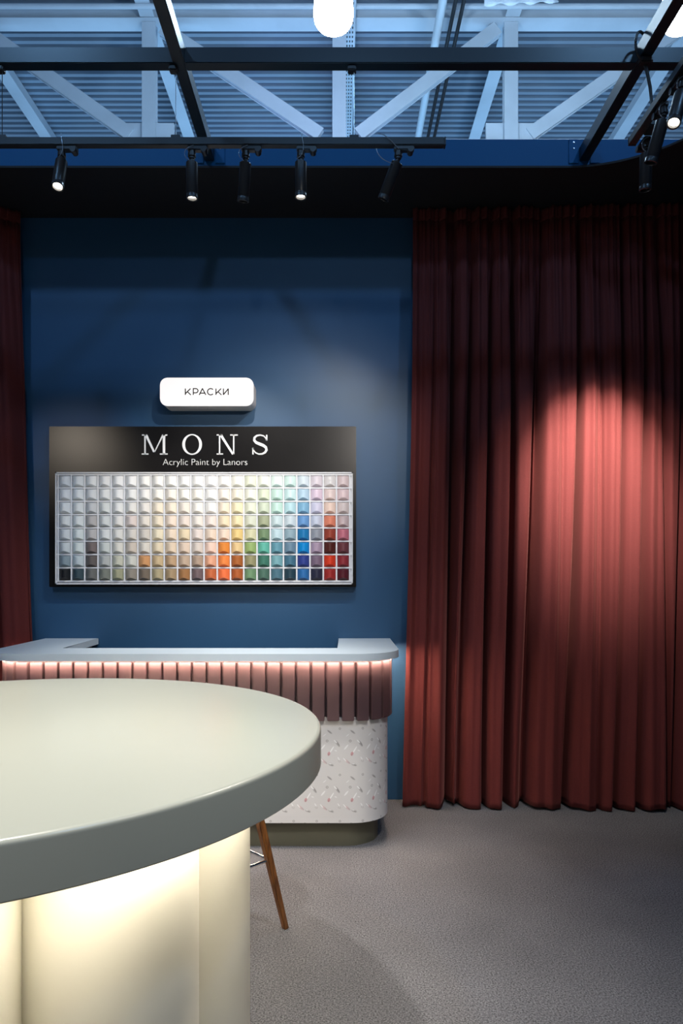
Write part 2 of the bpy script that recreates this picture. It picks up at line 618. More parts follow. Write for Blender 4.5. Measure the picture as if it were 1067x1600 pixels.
# ------------------------------------------------------------------ black steel frame over the stand
ZB = 3.94
fr = empty('ceiling_frame', (0, 3.34, ZB), 'black rectangular steel frame of beams spanning above the stand', 'frame')
for x in (-0.755, 1.425):
    bm = BM(); box(bm, x - 0.028, x + 0.028, -3.0, 4.10 - 3.34, -0.040, 0.040, 0.004)
    link('long_beam', bm, M_beam, fr)
    bm = BM()
    for s in (-1, 1):
        box(bm, x + s * 0.062 - 0.028, x + s * 0.062 + 0.028, 0.752, 0.760, -0.055, 0.085, 0.002)
    br = link('wall_bracket', bm, M_fascia, fr)
    for s in (-1, 1):
        for zz in (0.03, 0.065):
            bm = BM(); tube(bm, (x + s * 0.062, 0.752, zz), (x + s * 0.062, 0.748, zz), 0.006, 0.004, 10)
            link('screw', bm, M_steel, br)
bm = BM()
for a, b_ in ((-2.9, -0.783), (-0.727, 1.397), (1.453, 2.9)):
    box(bm, a, b_, -0.028, 0.028, -0.037, 0.038, 0.003)
link('cross_bar', bm, M_beam, fr)

# ------------------------------------------------------------------ light tracks and spotlights
ZT = 3.524
def track(loc, label):
    return empty('light_track', loc, label, 'light track')
tr = track((0.5, 3.34, ZT), 'long black lighting track hanging under the crossbar, facing the blue wall')
bm = BM(); box(bm, -3.3, -0.004, -0.018, 0.018, 0, 0.037, 0.003); link('rail', bm, M_black, tr)
bm = BM(); box(bm, -0.004, 0.004, -0.019, 0.019, -0.001, 0.038, 0.002); link('end_cap', bm, M_black, tr)
for px in (4, 275, 553):
    x = (px - 530) / 329.0 - 0.5
    bm = BM(); box(bm, x - 0.022, x + 0.022, -0.012, 0.012, 0.037, 0.052, 0.002); link('hanger_clip', bm, M_black, tr)
    bm = BM(); tube(bm, (x, 0, 0.052), (x, 0, ZB - 0.037 - ZT), 0.0022, None, 8); link('suspension_wire', bm, M_wire if px > 10 else M_black, tr)
    bm = BM(); box(bm, x - 0.03, x + 0.01, -0.02, 0.02, ZB - 0.062 - ZT, ZB - 0.04 - ZT, 0.004); link('wire_anchor', bm, M_black, tr)
bm = BM(); box(bm, -0.95, -0.83, -0.0195, -0.018, 0.004, 0.034); link('joint_sleeve', bm, M_lamp, tr)

tr2 = track((1.385, 3.33, ZT), 'black lighting track running towards the viewer on the right')
bm = BM(); box(bm, -0.018, 0.018, -2.3, -0.004, 0, 0.037, 0.003); link('rail', bm, M_black, tr2)
bm = BM(); box(bm, -0.019, 0.019, -0.004, 0.004, -0.001, 0.038, 0.002); link('end_cap', bm, M_black, tr2)
bm = BM(); sweep(bm, [(0.045, -0.10, 0.03), (0.05, -0.10, 0.12), (0.05, -0.08, 0.22), (0.045, -0.05, 0.33), (0.04, -0.03, ZB - 0.04 - ZT)], 0.0075, 8); link('power_cable', bm, M_black, tr2)
bm = BM(); sweep(bm, bez([(0.04, -0.055, ZB - 0.05 - ZT), (-0.05, -0.10, ZB - 0.10 - ZT), (-0.03, -0.10, ZB + 0.12 - ZT), (0.035, -0.06, ZB + 0.05 - ZT)], 20), 0.006, 8); link('cable_loop', bm, M_black, tr2)
bm = BM(); box(bm, 0.01, 0.07, -0.075, -0.035, ZB - 0.07 - ZT, ZB - 0.043 - ZT, 0.006); link('wire_anchor', bm, M_black, tr2)
bm = BM(); box(bm, 0.018, 0.075, -0.15, -0.07, 0.0, 0.035, 0.006); link('feed_box', bm, M_black, tr2)


def track_light(loc, direction, lit, label, watt=0, angle=30, blend=0.6, color=NEUT, target=None, side=1, axis='x', wire=0, L=0.158):
    """loc: underside of the rail; direction: where the head points"""
    e = empty('track_spotlight', loc, label, 'spotlight', 'black track spotlights')
    d = Vector(direction).normalized()
    bm = BM()
    if axis == 'x':
        box(bm, -0.02, 0.075 * side if side > 0 else 0.02, -0.016, 0.016, -0.022, -0.001, 0.004) if side > 0 else box(bm, -0.075, 0.02, -0.016, 0.016, -0.022, -0.001, 0.004)
        tube(bm, (0.058 * side, -0.02, -0.020), (0.058 * side, 0.02, -0.020), 0.014, None, 14)
    else:
        box(bm, -0.016, 0.016, -0.02, 0.075, -0.022, -0.001, 0.004)
        tube(bm, (-0.02, 0.058, -0.020), (0.02, 0.058, -0.020), 0.014, None, 14)
    link('adapter', bm, M_lamp, e)
    bm = BM()
    lathe(bm, [(0, -0.022), (0.016, -0.022), (0.016, -0.032), (0.019, -0.034), (0.019, -0.048), (0.014, -0.050), (0.014, -0.058), (0, -0.058)], 20)
    link('swivel', bm, M_lamp, e, smooth=40)
    piv = Vector((0, 0, -0.062))
    q = d.to_track_quat('Z', 'Y').to_matrix().to_4x4()
    # knuckle between swivel and the top end of the head
    top = piv + d * 0.012
    bm = BM(); tube(bm, Vector((0, 0, -0.056)), top + d * 0.01, 0.010, 0.012, 12)
    link('knuckle', bm, M_lamp, e, smooth=40)
    Mb = Matrix.Translation(top) @ q
    bm = BM()
    lathe(bm, [(0, 0.0), (0.024, 0.0), (0.0275, 0.003), (0.0275, L - 0.012), (0.0262, L - 0.010), (0.0262, L - 0.006), (0.0275, L - 0.004), (0.0275, L + 0.012), (0.024, L + 0.013), (0.0215, L + 0.010), (0.0212, L - 0.003), (0, L - 0.003)], 32, Mb)
    h = link('lamp_head', bm, M_lamp, e, smooth=35)
    bm = BM()
    lathe(bm, [(0, L + 0.002), (0.012, L + 0.001), (0.0205, L - 0.001), (0.0205, L - 0.002), (0, L - 0.002)], 24, Mb)
    link('lens', bm, M_lens if lit else M_lens_off, h)
    bm = BM()
    if wire == 0:
        c = bez([(0.012, -0.02, -0.004), (-0.055, -0.03, -0.03), (-0.035, -0.02, -0.075), (0.022, -0.01, -0.085)])
    elif wire == 1:
        c = bez([(0.004, -0.02, 0.055), (0.012, -0.03, -0.01), (0.03, -0.025, -0.04), (-0.02, -0.02, -0.07)])
    else:
        c = bez([(-0.10, -0.02, 0.05), (-0.06, -0.035, 0.045), (-0.02, -0.02, 0.0), (0.0, -0.018, -0.02)]) 
    sweep(bm, c, 0.0014, 6)
    link('safety_wire', bm, M_wire, e)
    if wire == 2:
        bm = BM(); sweep(bm, bez([(-0.105, -0.02, -0.02), (-0.10, -0.03, -0.07), (-0.05, -0.02, -0.09), (-0.012, -0.01, -0.085)]), 0.0014, 6)
        link('safety_wire', bm, M_wire, e)
    if watt:
        tip = Vector(loc) + top + d * (L + 0.03)
        spot('beam', tip, tip + d if target is None else target, watt, angle, blend, color, 0.02, e)
    return e


def bx(px): return (px - 530) / 329.0
YT = 3.34
WOOD = None
track_light((bx(97), YT, ZT), (0.05, -0.42, -1), True, 'black track spotlight furthest left, its lens flaring bright', 150, 44, 0.8, NEUT, wire=1)
track_light((bx(300), YT, ZT), (0.0, 0.03, -1), True, 'black track spotlight second from left, hanging straight with a lit lens', 150, 56, 0.8, NEUT, (-0.72, 3.85, 1.05))
track_light((bx(384), YT, ZT), (-0.10, 0.22, -1), False, 'black track spotlight in the middle of the long track, tilted slightly left', 108, 62, 0.9, NEUT, (-0.90, YW, 1.75), wire=0)
track_light((bx(470), YT, ZT), (0.0, -0.03, -1), True, 'black track spotlight fourth from left, lit lens below a looped wire', 90, 50, 0.8, NEUT, wire=1)
track_light((bx(622), YT, ZT), (-0.42, 0.30, -1), False, 'black track spotlight near the right end of the long track, tilted strongly left', 85, 80, 1.0, NEUT, (-0.42, YW, 1.75), wire=2)
track_light((1.425, 3.27, ZT), (0.02, 0.10, -1), False, 'black track spotlight hanging straight down at the end of the right track', 170, 66, 1.0, (1.0, 0.90, 0.80), (1.64, 4.5, 1.50), axis='y', L=0.15)
head = bpy.data.objects['track_spotlight.005']
spot('beam', (1.43, 3.29, 3.28), (1.62, 4.5, 2.02), 900, 39, 1.0, (1.0, 0.95, 0.86), 0.02, head)
track_light((1.395, 3.03, ZT), (-0.22, 0.22, -1), False, 'black track spotlight second along the right track, leaning left in shadow', 0, 40, 0.7, axis='y')
track_light((1.395, 2.87, ZT), (-0.36, -0.34, -1), True, 'black track spotlight nearest the right edge, tilted left with a lit lens', 110, 60, 0.9, NEUT, axis='y')

# ------------------------------------------------------------------ curtains
def smooth01(t):
    t = max(0, min(1, t))
    return t * t * (3 - 2 * t)


def make_curtain(name, x_top, x_bot, yfun, z0, z1, valleys, seed, label):
    """valleys: (place 0..1 across the width, half width in m, depth in m)"""
    """x_top / x_bot: left and right border at heading and hem; valleys: fold troughs, 0..1 across the width"""
    rnd = random.Random(seed)
    root = empty(name, ((x_bot[0] + x_bot[1]) / 2, yfun(0.5), 0), label, 'curtain')
    V = [v[0] for v in valleys]
    amps = [v[2] for v in valleys]
    drift = [rnd.uniform(-0.012, 0.012) for _ in V]
    wid = [v[1] for v in valleys]
    edge = [(rnd.uniform(-0.028, 0.022), rnd.uniform(-0.028, 0.022)) for _ in V]
    kind = [rnd.uniform(0, 6.28) for _ in V]
    ph = [rnd.uniform(0, 6.28) for _ in range(10)]
    width = x_bot[1] - x_bot[0]
    NX = int(width / 0.0042)
    rows = [0, .01, .03, .06, .1, .15, .2, .26, .32, .38, .45, .52, .6, .68, .75, .82, .87, .91, .94, .965, .98]
    def pos(s, t):
        # t: 0 hem .. 1 heading
        g = smooth01((t - 0.66) / 0.33)
        m = smooth01((t - 0.02) / 0.35)
        sw = s * width
        dip, shift = 0.0, 0.0
        for v, d, A_, w_, k_ in zip(V, drift, amps, wid, kind):
            c = (v + d * (0.5 - t) * 2.0) * width + 0.010 * math.sin(3.0 * t + k_)
            w_ *= 1.45 if A_ > 0.08 else 1.0
            q = (sw - c) / (w_ * (1.15 - 0.35 * t))
            if abs(q) < 4:
                dip = max(dip, A_ * math.exp(-abs(q) ** 3.6))
                if A_ > 0.08:
                    shift -= 0.98 * w_ * q * math.exp(-q * q * 0.8)
        k = 0
        while k < len(V) - 1 and s > V[k + 1]:
            k += 1
        if s <= V[0] or k >= len(V) - 1:
            tilt = edge[0][0] if s <= V[0] else edge[-1][1]
        else:
            q = (s - V[k]) / (V[k + 1] - V[k])
            tilt = edge[k][1] * (1 - q) + edge[k + 1][0] * q + 0.014 * math.sin(PI * q)
        # low soft ripples on the ridges
        rip = 0.011 * math.sin(sw / 0.118 * 2 * PI + ph[1] + 1.3 * math.sin(2.1 * sw * 4 + ph[2]) + 0.7 * t)
        rip += 0.0065 * math.sin(sw / 0.061 * 2 * PI + ph[8] + 1.7 * math.sin(7 * sw + ph[9]) - 0.9 * t) * (0.35 + 0.65 * m)
        gather = 0.011 * math.sin(sw / 0.046 * 2 * PI + 1.5 * math.sin(5 * sw + ph[3])) + 0.006 * math.sin(sw / 0.027 * 2 * PI + ph[4])
        wob = 0.010 * math.sin(8 * t + 4 * sw + ph[5]) * (1 - t)
        off = 0.165 - dip * (1 - 0.72 * g) - 0.05 * g + tilt * (1 - g) + rip * (1 - 0.4 * g) + gather * (0.08 + 0.92 * g) + wob
        off = max(off, 0.004 + 0.25 * max(0.0, off))
        q = 0.0
        xl = x_bot[0] + (x_top[0] - x_bot[0]) * smooth01(t ** 0.7)
        xr = x_bot[1] + (x_top[1] - x_bot[1]) * smooth01(t ** 0.7)
        x = xl + (xr - xl) * s + shift * (1 - 0.9 * g)
        y = yfun(s) - off
        hem = 0.012 * (0.5 + 0.5 * math.sin(s * 23 + ph[6])) + 0.006 * math.sin(s * 61 + ph[7])
        z = z0 + (z1 - z0) * t + (max(0.0, hem) if t < 0.02 else 0)
        return Vector((x, y, z)) - root.location
    def sheet(ts):
        bm = BM()
        g = [[bm.verts.new(pos(i / NX, t)) for i in range(NX + 1)] for t in ts]
        for a, b_ in zip(g, g[1:]):
            for i in range(NX):
                bm.faces.new((a[i], a[i + 1], b_[i + 1], b_[i]))
        return bm
    o = link('cloth', sheet(rows), M_curtain, root, smooth=180)
    o.modifiers.new('thickness', 'SOLIDIFY').thickness = 0.003
    o = link('heading_tape', sheet([.98, .985, .99, .995, 1.0]), M_curtain, root, smooth=180)
    o.modifiers.new('thickness', 'SOLIDIFY').thickness = 0.004
    return root


# trough positions read along the right curtain (pixels at mid height -> fraction of the visible width, then on beyond the frame)
XR0, XR1 = 0.405, 2.90
def xr(px): return ((px - 530) * 4.52 / 1100 - XR0) / (XR1 - XR0)
make_curtain('curtain', (0.475, 2.90), (XR0, XR1), lambda s: 4.660 - 0.10 * s, 0.006, 3.855,
             [(xr(p), w, d) for p, w, d in ((664, .012, .035), (696, .034, .150), (721, .018, .11), (755, .016, .12), (788, .022, .15),
              (827, .034, .150), (888, .019, .145), (926, .014, .03), (957, .014, .145), (995, .017, .13), (1027, .020, .12), (1052, .018, .10),
              (1085, .024, .14), (1125, .018, .12), (1160, .02, .13))], 3,
             'wide burgundy pleated curtain with a bright lamp pool, right of the blue wall')
make_curtain('curtain', (-2.93, -2.075), (-2.93, -1.962), lambda s: 4.645, 0.006, 3.855, [(0.20, .03, .12), (0.42, .03, .14), (0.62, .022, .12), (0.80, .018, .08), (1.0, .07, .14)], 11,
             'narrow burgundy pleated curtain at the left edge behind the counter end')

# ------------------------------------------------------------------ counter
def u_path(xl, xr_, yf, r, n=14):
    """outer line of the counter: wall -> left side -> front -> right side -> wall"""
    p = [(xl, YW - 0.004), (xl, yf + r)]
    for i in range(1, n + 1):
        a = PI + i / n * PI / 2
        p.append((xl + r + r * math.cos(a), yf + r + r * math.sin(a)))
    p.append((xr_ - r, yf))
    for i in range(1, n + 1):
        a = 1.5 * PI + i / n * PI / 2
        p.append((xr_ - r + r * math.cos(a), yf + r + r * math.sin(a)))
    p.append((xr_, YW - 0.004))
    return p


def u_solid(bm, xl, xr_, yf, r, il, ir, iy, z0, z1, bev=0.0, uvl=False):
    out = u_path(xl, xr_, yf, r)
    inn = [(ir, YW - 0.004), (ir, iy), (il, iy), (il, YW - 0.004)]
    return prism(bm, out + inn, z0, z1, bev), out


cnt = empty('reception_counter', (-0.8, 4.2, 0), 'U-shaped counter with pale worktop, mauve slats and floral papered front', 'counter')
C0 = Vector(cnt.location)
def rel(bm):
    bmesh.ops.translate(bm, verts=bm.verts[:], vec=-C0)
    return bm
bm = BM(); u_solid(bm, -1.95, 0.338, 3.76, 0.26, -1.597, -0.007, 4.053, 1.03, 1.07, 0.004)
link('worktop', rel(bm), M_worktop, cnt, smooth=30)
BL, BR, BF, BRR = -1.885, 0.277, 3.835, 0.21
bm = BM()
fs, outp = u_solid(bm, BL, BR, BF, BRR, -1.64, 0.03, 4.05, 0.14, 0.715)
uvl = bm.loops.layers.uv.new('UVMap')
acc = [0.0]
for a, b_ in zip(outp, outp[1:]):
    acc.append(acc[-1] + math.dist(a, b_))
n = len(outp)
for i, f in enumerate(fs[2:]):
    for lp in f.loops:
        x, y, z = lp.vert.co
        j = min(range(n), key=lambda k: (outp[k][0] - x) ** 2 + (outp[k][1] - y) ** 2)
        lp[uvl].uv = (acc[j] if i < n - 1 else 0.0, z)
link('papered_body', rel(bm), M_paper, cnt, smooth=30)
bm = BM(); u_solid(bm, -1.83, 0.222, 3.875, 0.19, -1.66, 0.05, 4.04, 0.0, 0.14)
link('plinth', rel(bm), M_plinth, cnt, smooth=30)

# slats round the upper body
def walk(path, step, start):
    seg = [(Vector((*a, 0)), Vector((*b_, 0))) for a, b_ in zip(path, path[1:])]
    tot = sum((b_ - a).length for a, b_ in seg)
    out, d = [], start
    while d < tot - 0.05:
        s = d
        for a, b_ in seg:
            L = (b_ - a).length
            if s <= L:
                out.append((a + (b_ - a) * (s / L), (b_ - a).normalized()))
                break
            s -= L
        d += step
    return out


sl_path = u_path(BL - 0.012, BR + 0.012, BF - 0.012, BRR + 0.012)
bm = BM()
for p, d in walk(sl_path, 0.0805, 0.04):
    nrm = Vector((d.y, -d.x, 0))
    M = Matrix((d, nrm, Vector((0, 0, 1)))).transposed().to_4x4()
    M.translation = p
    box(bm, -0.0332, 0.0332, -0.026, 0.012, 0.70, 1.016, 0.003, M)
link('slat_cladding', rel(bm), M_slat, cnt)
bm = BM()
u_solid(bm, BL + 0.016, BR - 0.016, BF + 0.016, BRR - 0.016, -1.64, 0.03, 4.05, 0.715, 1.03)
link('slat_backing', rel(bm), M_slat, cnt, smooth=30)

# light strip in the shadow gap under the worktop
bm = BM()
u1 = u_path(BL - 0.030, BR + 0.030, BF - 0.030, BRR + 0.030)
u2 = u_path(BL - 0.045, BR + 0.045, BF - 0.045, BRR + 0.045)
prism(bm, u1 + u2[::-1], 1.0280, 1.0298)
link('light_strip', rel(bm), M_led, cnt)

# ------------------------------------------------------------------ round table
TC = (-1.013, 2.006)
TR, ZTB = 0.961, 1.06
tb = empty('round_table', (TC[0], TC[1], 0), 'large round sage-green bar table on a lit fluted cream column', 'table')
bm = BM()
t = 0.106
lathe(bm, [(0, ZTB - t), (0.79, ZTB - t), (0.79, ZTB - t + 0.012), (0.85, ZTB - t + 0.012), (0.85, ZTB - t), (TR - 0.004, ZTB - t), (TR, ZTB - t + 0.004)] +
      [(TR - 0.012 + 0.012 * math.cos(a), ZTB - 0.012 + 0.012 * math.sin(a)) for a in [i / 6 * PI / 2 for i in range(7)]] + [(0, ZTB)], 160)
link('tabletop', bm, M_table, tb, smooth=35)
# column: eight round lobes
R0, RL = 0.54, 0.215
def col_outline(R0, RL, n=8, ph=math.radians(12), seg=26):
    pts = []
    half = PI / n
    # angle on each lobe where it meets its neighbour
    hlf = R0 * math.sin(half)
    beta = math.acos(max(-1, min(1, hlf / RL)))       # from the tangential direction
    am = PI / 2 - beta
    for k in range(n):
        a0 = ph + 2 * PI * k / n
        c = (R0 * math.cos(a0), R0 * math.sin(a0))
        lim = PI / 2 + math.radians(0) - 0
        # lobe arc spans +- (pi/2 + half - beta') measured about the outward radial
        span = PI / 2 - beta + half if False else None
        # solve intersection point explicitly
        m = Vector((R0 * math.cos(half) * math.cos(a0 + half), R0 * math.cos(half) * math.sin(a0 + half)))
        h = math.sqrt(RL ** 2 - hlf ** 2)
        qv = m + h * Vector((math.cos(a0 + half), math.sin(a0 + half)))
        ang = math.atan2(qv.y - c[1], qv.x - c[0]) - a0
        ang = (ang + PI) % (2 * PI) - PI
        for i in range(seg):
            b_ = a0 - ang + 2 * ang * i / seg
            pts.append((c[0] + RL * math.cos(b_), c[1] + RL * math.sin(b_)))
    return pts
bm = BM(); prism(bm, col_outline(R0, RL), 0.0, ZTB - t)
link('column', bm, M_column, tb, smooth=30)
bm = BM()
lathe(bm, [(0.795, ZTB - t + 0.010), (0.795, ZTB - t + 0.002), (0.845, ZTB - t + 0.002), (0.845, ZTB - t + 0.010), (0.795, ZTB - t + 0.010)], 96)
link('light_ring', bm, M_ring, tb)

# ------------------------------------------------------------------ bar stool behind the table
SX, SY = -0.492, 2.975
st = empty('bar_stool', (SX, SY, 0), 'bar stool with splayed walnut leg showing behind the column', 'stool')
legs = []
for k in range(4):
    a = k * PI / 2
    ca, sa = math.cos(a), math.sin(a)
    f, tpv = Vector((0.265 * ca, 0.265 * sa, 0)), Vector((0.10 * ca, 0.10 * sa, 0.69))
    bm = BM()
    Mx = Matrix.Rotation(a + PI / 4, 3, 'Z')
    rings = []
    for p, w in ((f, 0.0115), (f.lerp(tpv, 0.5), 0.0155), (tpv, 0.0165)):
        rings.append([bm.verts.new(p + Mx @ Vector((sx * w, sy * w, 0))) for sx, sy in ((-1, -1), (1, -1), (1, 1), (-1, 1))])
    for r1, r2 in zip(rings, rings[1:]):
        for i in range(4):
            j = (i + 1) % 4
            bm.faces.new((r1[i], r1[j], r2[j], r2[i]))
    bm.faces.new(rings[0]); bm.faces.new(rings[-1])
    bmesh.ops.bevel(bm, geom=bm.edges[:], offset=0.003, segments=2, affect='EDGES')
    link('leg', bm, M_wood, st)
    q = f.lerp(tpv, 0.29 / 0.69)
    legs.append(q)
for k in range(4):
    a, b_ = legs[k], legs[(k + 1) % 4]
    d = (b_ - a).normalized()
    bm = BM(); tube(bm, a + d * 0.008, b_ - d * 0.008, 0.007, None, 14); link('footrest_rod', bm, M_chrome, st, smooth=40)
bm = BM(); lathe(bm, [(0, 0.685), (0.15, 0.685), (0.185, 0.70), (0.195, 0.72), (0.185, 0.742), (0.14, 0.75), (0, 0.748)], 40)
link('seat', bm, M_seat, st, smooth=40)

# ------------------------------------------------------------------ lettering helpers
def text_mesh(name, body, size, mat_, parent, loc, spacing=1.0, depth=0.003, offset=0.0, width=None):
    cu = bpy.data.curves.new(name, 'FONT')
    cu.body = body
    cu.size = size
    cu.align_x = 'CENTER'
    cu.align_y = 'CENTER'
    cu.space_character = spacing
    cu.extrude = depth / 2
    cu.offset = offset
    o = bpy.data.objects.new(name, cu)
    COL.objects.link(o)
    dg = bpy.context.evaluated_depsgraph_get()
    me = bpy.data.meshes.new_from_object(o.evaluated_get(dg))
    bpy.data.objects.remove(o)
    bpy.data.curves.remove(cu)
    me.name = name
    xs = [v.co.x for v in me.vertices]
    ys = [v.co.y for v in me.vertices]
    cx, cy = (min(xs) + max(xs)) / 2, (min(ys) + max(ys)) / 2
    k = width / (max(xs) - min(xs)) if width else 1
    for v in me.vertices:
        v.co = ((v.co.x - cx) * k, -v.co.z, (v.co.y - cy) * k)
    me.materials.clear()
    me.materials.append(mat_)
    t = bpy.data.objects.new(name, me)
    COL.objects.link(t)
    t.parent = parent
    t.location = loc
    return t


def flat_poly(bm, pts, d):
    """polygon in the x-z plane, facing -y, thickness d"""
    a = [bm.verts.new((x, -d, z)) for x, z in pts]
    b_ = [bm.verts.new((x, 0, z)) for x, z in pts]
    n = len(pts)
    bm.faces.new(a); bm.faces.new(b_[::-1])
    for i in range(n):
        j = (i + 1) % n
        bm.faces.new((a[i], b_[i], b_[j], a[j]))


def ribbon(bm, path, widths, d):
    """variable-width stroke through path points in x-z"""
    n = len(path)
    L, R = [], []
    for i in range(n):
        p0, p1 = Vector(path[max(0, i - 1)]), Vector(path[min(n - 1, i + 1)])
        t = (p1 - p0).normalized()
        nn = Vector((-t.y, t.x)) * widths[i] / 2
        c = Vector(path[i])
        L.append(c + nn); R.append(c - nn)
    for i in range(n - 1):
        flat_poly(bm, [tuple(L[i]), tuple(R[i]), tuple(R[i + 1]), tuple(L[i + 1])], d)


# ------------------------------------------------------------------ lit sign
SY0 = YW - 0.154
sg = empty('lit_sign', (-0.851, YW, 2.667), 'white glowing rounded lightbox sign on the blue wall above the black panel', 'sign')
def rrect(w, h, r, n=8):
    p = []
    for cx, cy, a0 in ((w / 2 - r, h / 2 - r, 0), (-w / 2 + r, h / 2 - r, PI / 2), (-w / 2 + r, -h / 2 + r, PI), (w / 2 - r, -h / 2 + r, 1.5 * PI)):
        for i in range(n + 1):
            a = a0 + i / n * PI / 2
            p.append((cx + r * math.cos(a), cy + r * math.sin(a)))
    return p
bm = BM()
fs = prism(bm, rrect(0.598, 0.178, 0.045), 0, 0.142)
bmesh.ops.rotate(bm, verts=bm.verts[:], cent=(0, 0, 0), matrix=Matrix.Rotation(PI / 2, 3, 'X'))
link('housing', bm, M_signbody, sg, smooth=40)
bm = BM()
prism(bm, rrect(0.600, 0.180, 0.046), 0.1425, 0.154, 0.003)
bmesh.ops.rotate(bm, verts=bm.verts[:], cent=(0, 0, 0), matrix=Matrix.Rotation(PI / 2, 3, 'X'))
link('face', bm, M_signface, sg, smooth=40)
K = 1 / (243.0 * 4.104)
def sx(x, y): return ((x - 500.5) * K, (175.0 - y) * K)
W5 = 6.4 * K
def stroke(*p):
    ribbon(lt, [sx(*q) for q in p], [W5] * len(p), 0.0012)
def arc(cx, cy, rx, ry, a0, a1, n=22):
    return [(cx + rx * math.cos(math.radians(a0 + (a1 - a0) * i / n)), cy - ry * math.sin(math.radians(a0 + (a1 - a0) * i / n))) for i in range(n + 1)]
def sign_letter(): link('letter', lt, M_signtext, sg, (0, -0.1541, 0))
for x0 in (364, 560):
    lt = BM()
    stroke((x0, 155), (x0, 196)); stroke((x0 + 33, 155), (x0 + 1, 187)); stroke((x0 + 13, 175), (x0 + 35, 196))
    sign_letter()
lt = BM(); stroke((415, 153), (415, 196)); stroke((415, 155.5), (430, 155.5), *arc(430, 169, 15, 13.5, 90, -90), (415, 182.5)); sign_letter()
lt = BM(); stroke((453, 196), (474, 154)); stroke((473, 154), (495, 196)); stroke((460, 184.5), (488, 184.5)); sign_letter()
lt = BM(); stroke(*arc(526, 175.5, 20, 20, 42, 318, 34)); sign_letter()
lt = BM(); stroke((608, 155), (608, 196)); stroke((638.5, 155), (638.5, 196)); stroke((608, 194), (638.5, 157)); sign_letter()
bm = BM(); tube(bm, (-0.01, -0.075, -0.089), (-0.01, -0.075, -0.092), 0.005, 0.004, 10); link('screw', bm, M_steel, sg)

# ------------------------------------------------------------------ paint sample display
PX0, PX1, PZ0, PZ1 = -1.902, 0.111, 1.411, 2.464
PD = 0.060
bd = empty('paint_display', ((PX0 + PX1) / 2, YW, PZ0), 'black wall panel with white lettering over a tray of colour samples', 'display board')
O = Vector(bd.location)
bm = BM(); box(bm, PX0 - O.x, PX1 - O.x, -PD, -0.002, 0, PZ1 - PZ0, 0.003); link('board', bm, M_board, bd)
sp = 1100 / (YW - PD)
def PXx(px): return (px - 530) / sp
def PZz(py): return EYE + (896 - py) / sp
TX0, TX1, TZ0, TZ1 = PXx(88.5), PXx(551), PZz(913), PZz(738.5)
PITX = (PXx(536) - PXx(103)) / 21
PITZ = (PZz(752.6) - PZz(897.6)) / 7
CX0, CZ0 = PXx(103), PZz(752.6)
tray = BM()
box(tray, TX0 - O.x, TX1 - O.x, -PD - 0.006, -PD - 0.0005, TZ0 - O.z, TZ1 - O.z)
rw = 0.0045
for i in range(23):
    x = CX0 + (i - 0.5) * PITX - O.x
    box(tray, x - rw, x + rw, -PD - 0.020, -PD - 0.006, TZ0 - O.z + 0.02, TZ1 - O.z - 0.012)
for j in range(9):
    z = CZ0 - (j - 0.5) * PITZ - O.z
    box(tray, TX0 - O.x + 0.008, TX1 - O.x - 0.008, -PD - 0.0195, -PD - 0.006, z - rw, z + rw)
for a, b_ in (((TX0, TX0 + 0.008), (TZ0, TZ1)), ((TX1 - 0.008, TX1), (TZ0, TZ1))):
    box(tray, a[0] - O.x, a[1] - O.x, -PD - 0.024, -PD - 0.006, b_[0] - O.z, b_[1] - O.z)
for z0, z1 in ((TZ0, TZ0 + 0.008), (TZ1 - 0.008, TZ1)):
    box(tray, TX0 - O.x, TX1 - O.x, -PD - 0.024, -PD - 0.006, z0 - O.z, z1 - O.z)
link('sample_tray', tray, M_tray, bd)

# MONS in slab serif capitals
UP = 1 / sp
lt = None
HCAP = 32.0          # px
def lp(x, y): return ((x - 321.3) * UP, (HCAP / 2 - y) * UP)      # y measured down from cap line
def rect(x0, x1, y0, y1): flat_poly(lt, [lp(x0, y0), lp(x0, y1), lp(x1, y1), lp(x1, y0)], 0.004)
def quad(*p): flat_poly(lt, [lp(*q) for q in p], 0.004)
lt = BM()
rect(225.6, 227.8, 0, 31); rect(254.4, 258.2, 0, 31)
rect(222, 229, 0, 1.8); rect(255, 261.6, 0, 1.8)
rect(221.6, 232, 29.6, 31.4); rect(250, 262, 29.6, 31.4)
quad((226, 0.2), (239.4, 27.6), (242.6, 27.6), (230.2, 0.2)); quad((240.8, 27.6), (242.4, 27.6), (256.2, 0.2), (253.8, 0.2))
LET = Vector((PXx(321.3), YW - PD - 0.0005, PZz(695))) - O
def letter(): link('letter', lt, M_letter, bd, LET)
letter(); lt = BM()
for i in range(48):
    a0, a1 = 2 * PI * i / 48, 2 * PI * (i + 1) / 48
    def el(a, k):
        return (300.3 + (15.4 - 4.3 * k) * math.cos(a), 15.6 + (16.2 - 1.9 * k) * math.sin(a))
    quad(el(a0, 0), el(a1, 0), el(a1, 1), el(a0, 1))
letter(); lt = BM()
rect(342.2, 344.2, 0, 31); rect(364.2, 366.2, 0, 31.4)
rect(338.6, 347.5, 0, 1.8); rect(338.6, 348.6, 29.6, 31.4); rect(359.8, 371.6, 0, 1.8)
quad((342.4, 0.2), (362.6, 31.4), (366.2, 31.4), (347.0, 0.2))
letter(); lt = BM()
P = [(416.4, 9.6), (415.2, 5.6), (412.2, 2.4), (406.6, 0.9), (401.2, 1.9), (397.6, 5.0), (397.4, 9.2), (400.2, 12.6), (405.8, 14.9), (411.2, 17.0), (415.4, 20.0), (416.4, 24.2), (414.2, 28.0), (409.6, 30.4), (404.2, 30.6), (399.2, 28.4), (396.2, 24.6), (395.2, 20.6)]
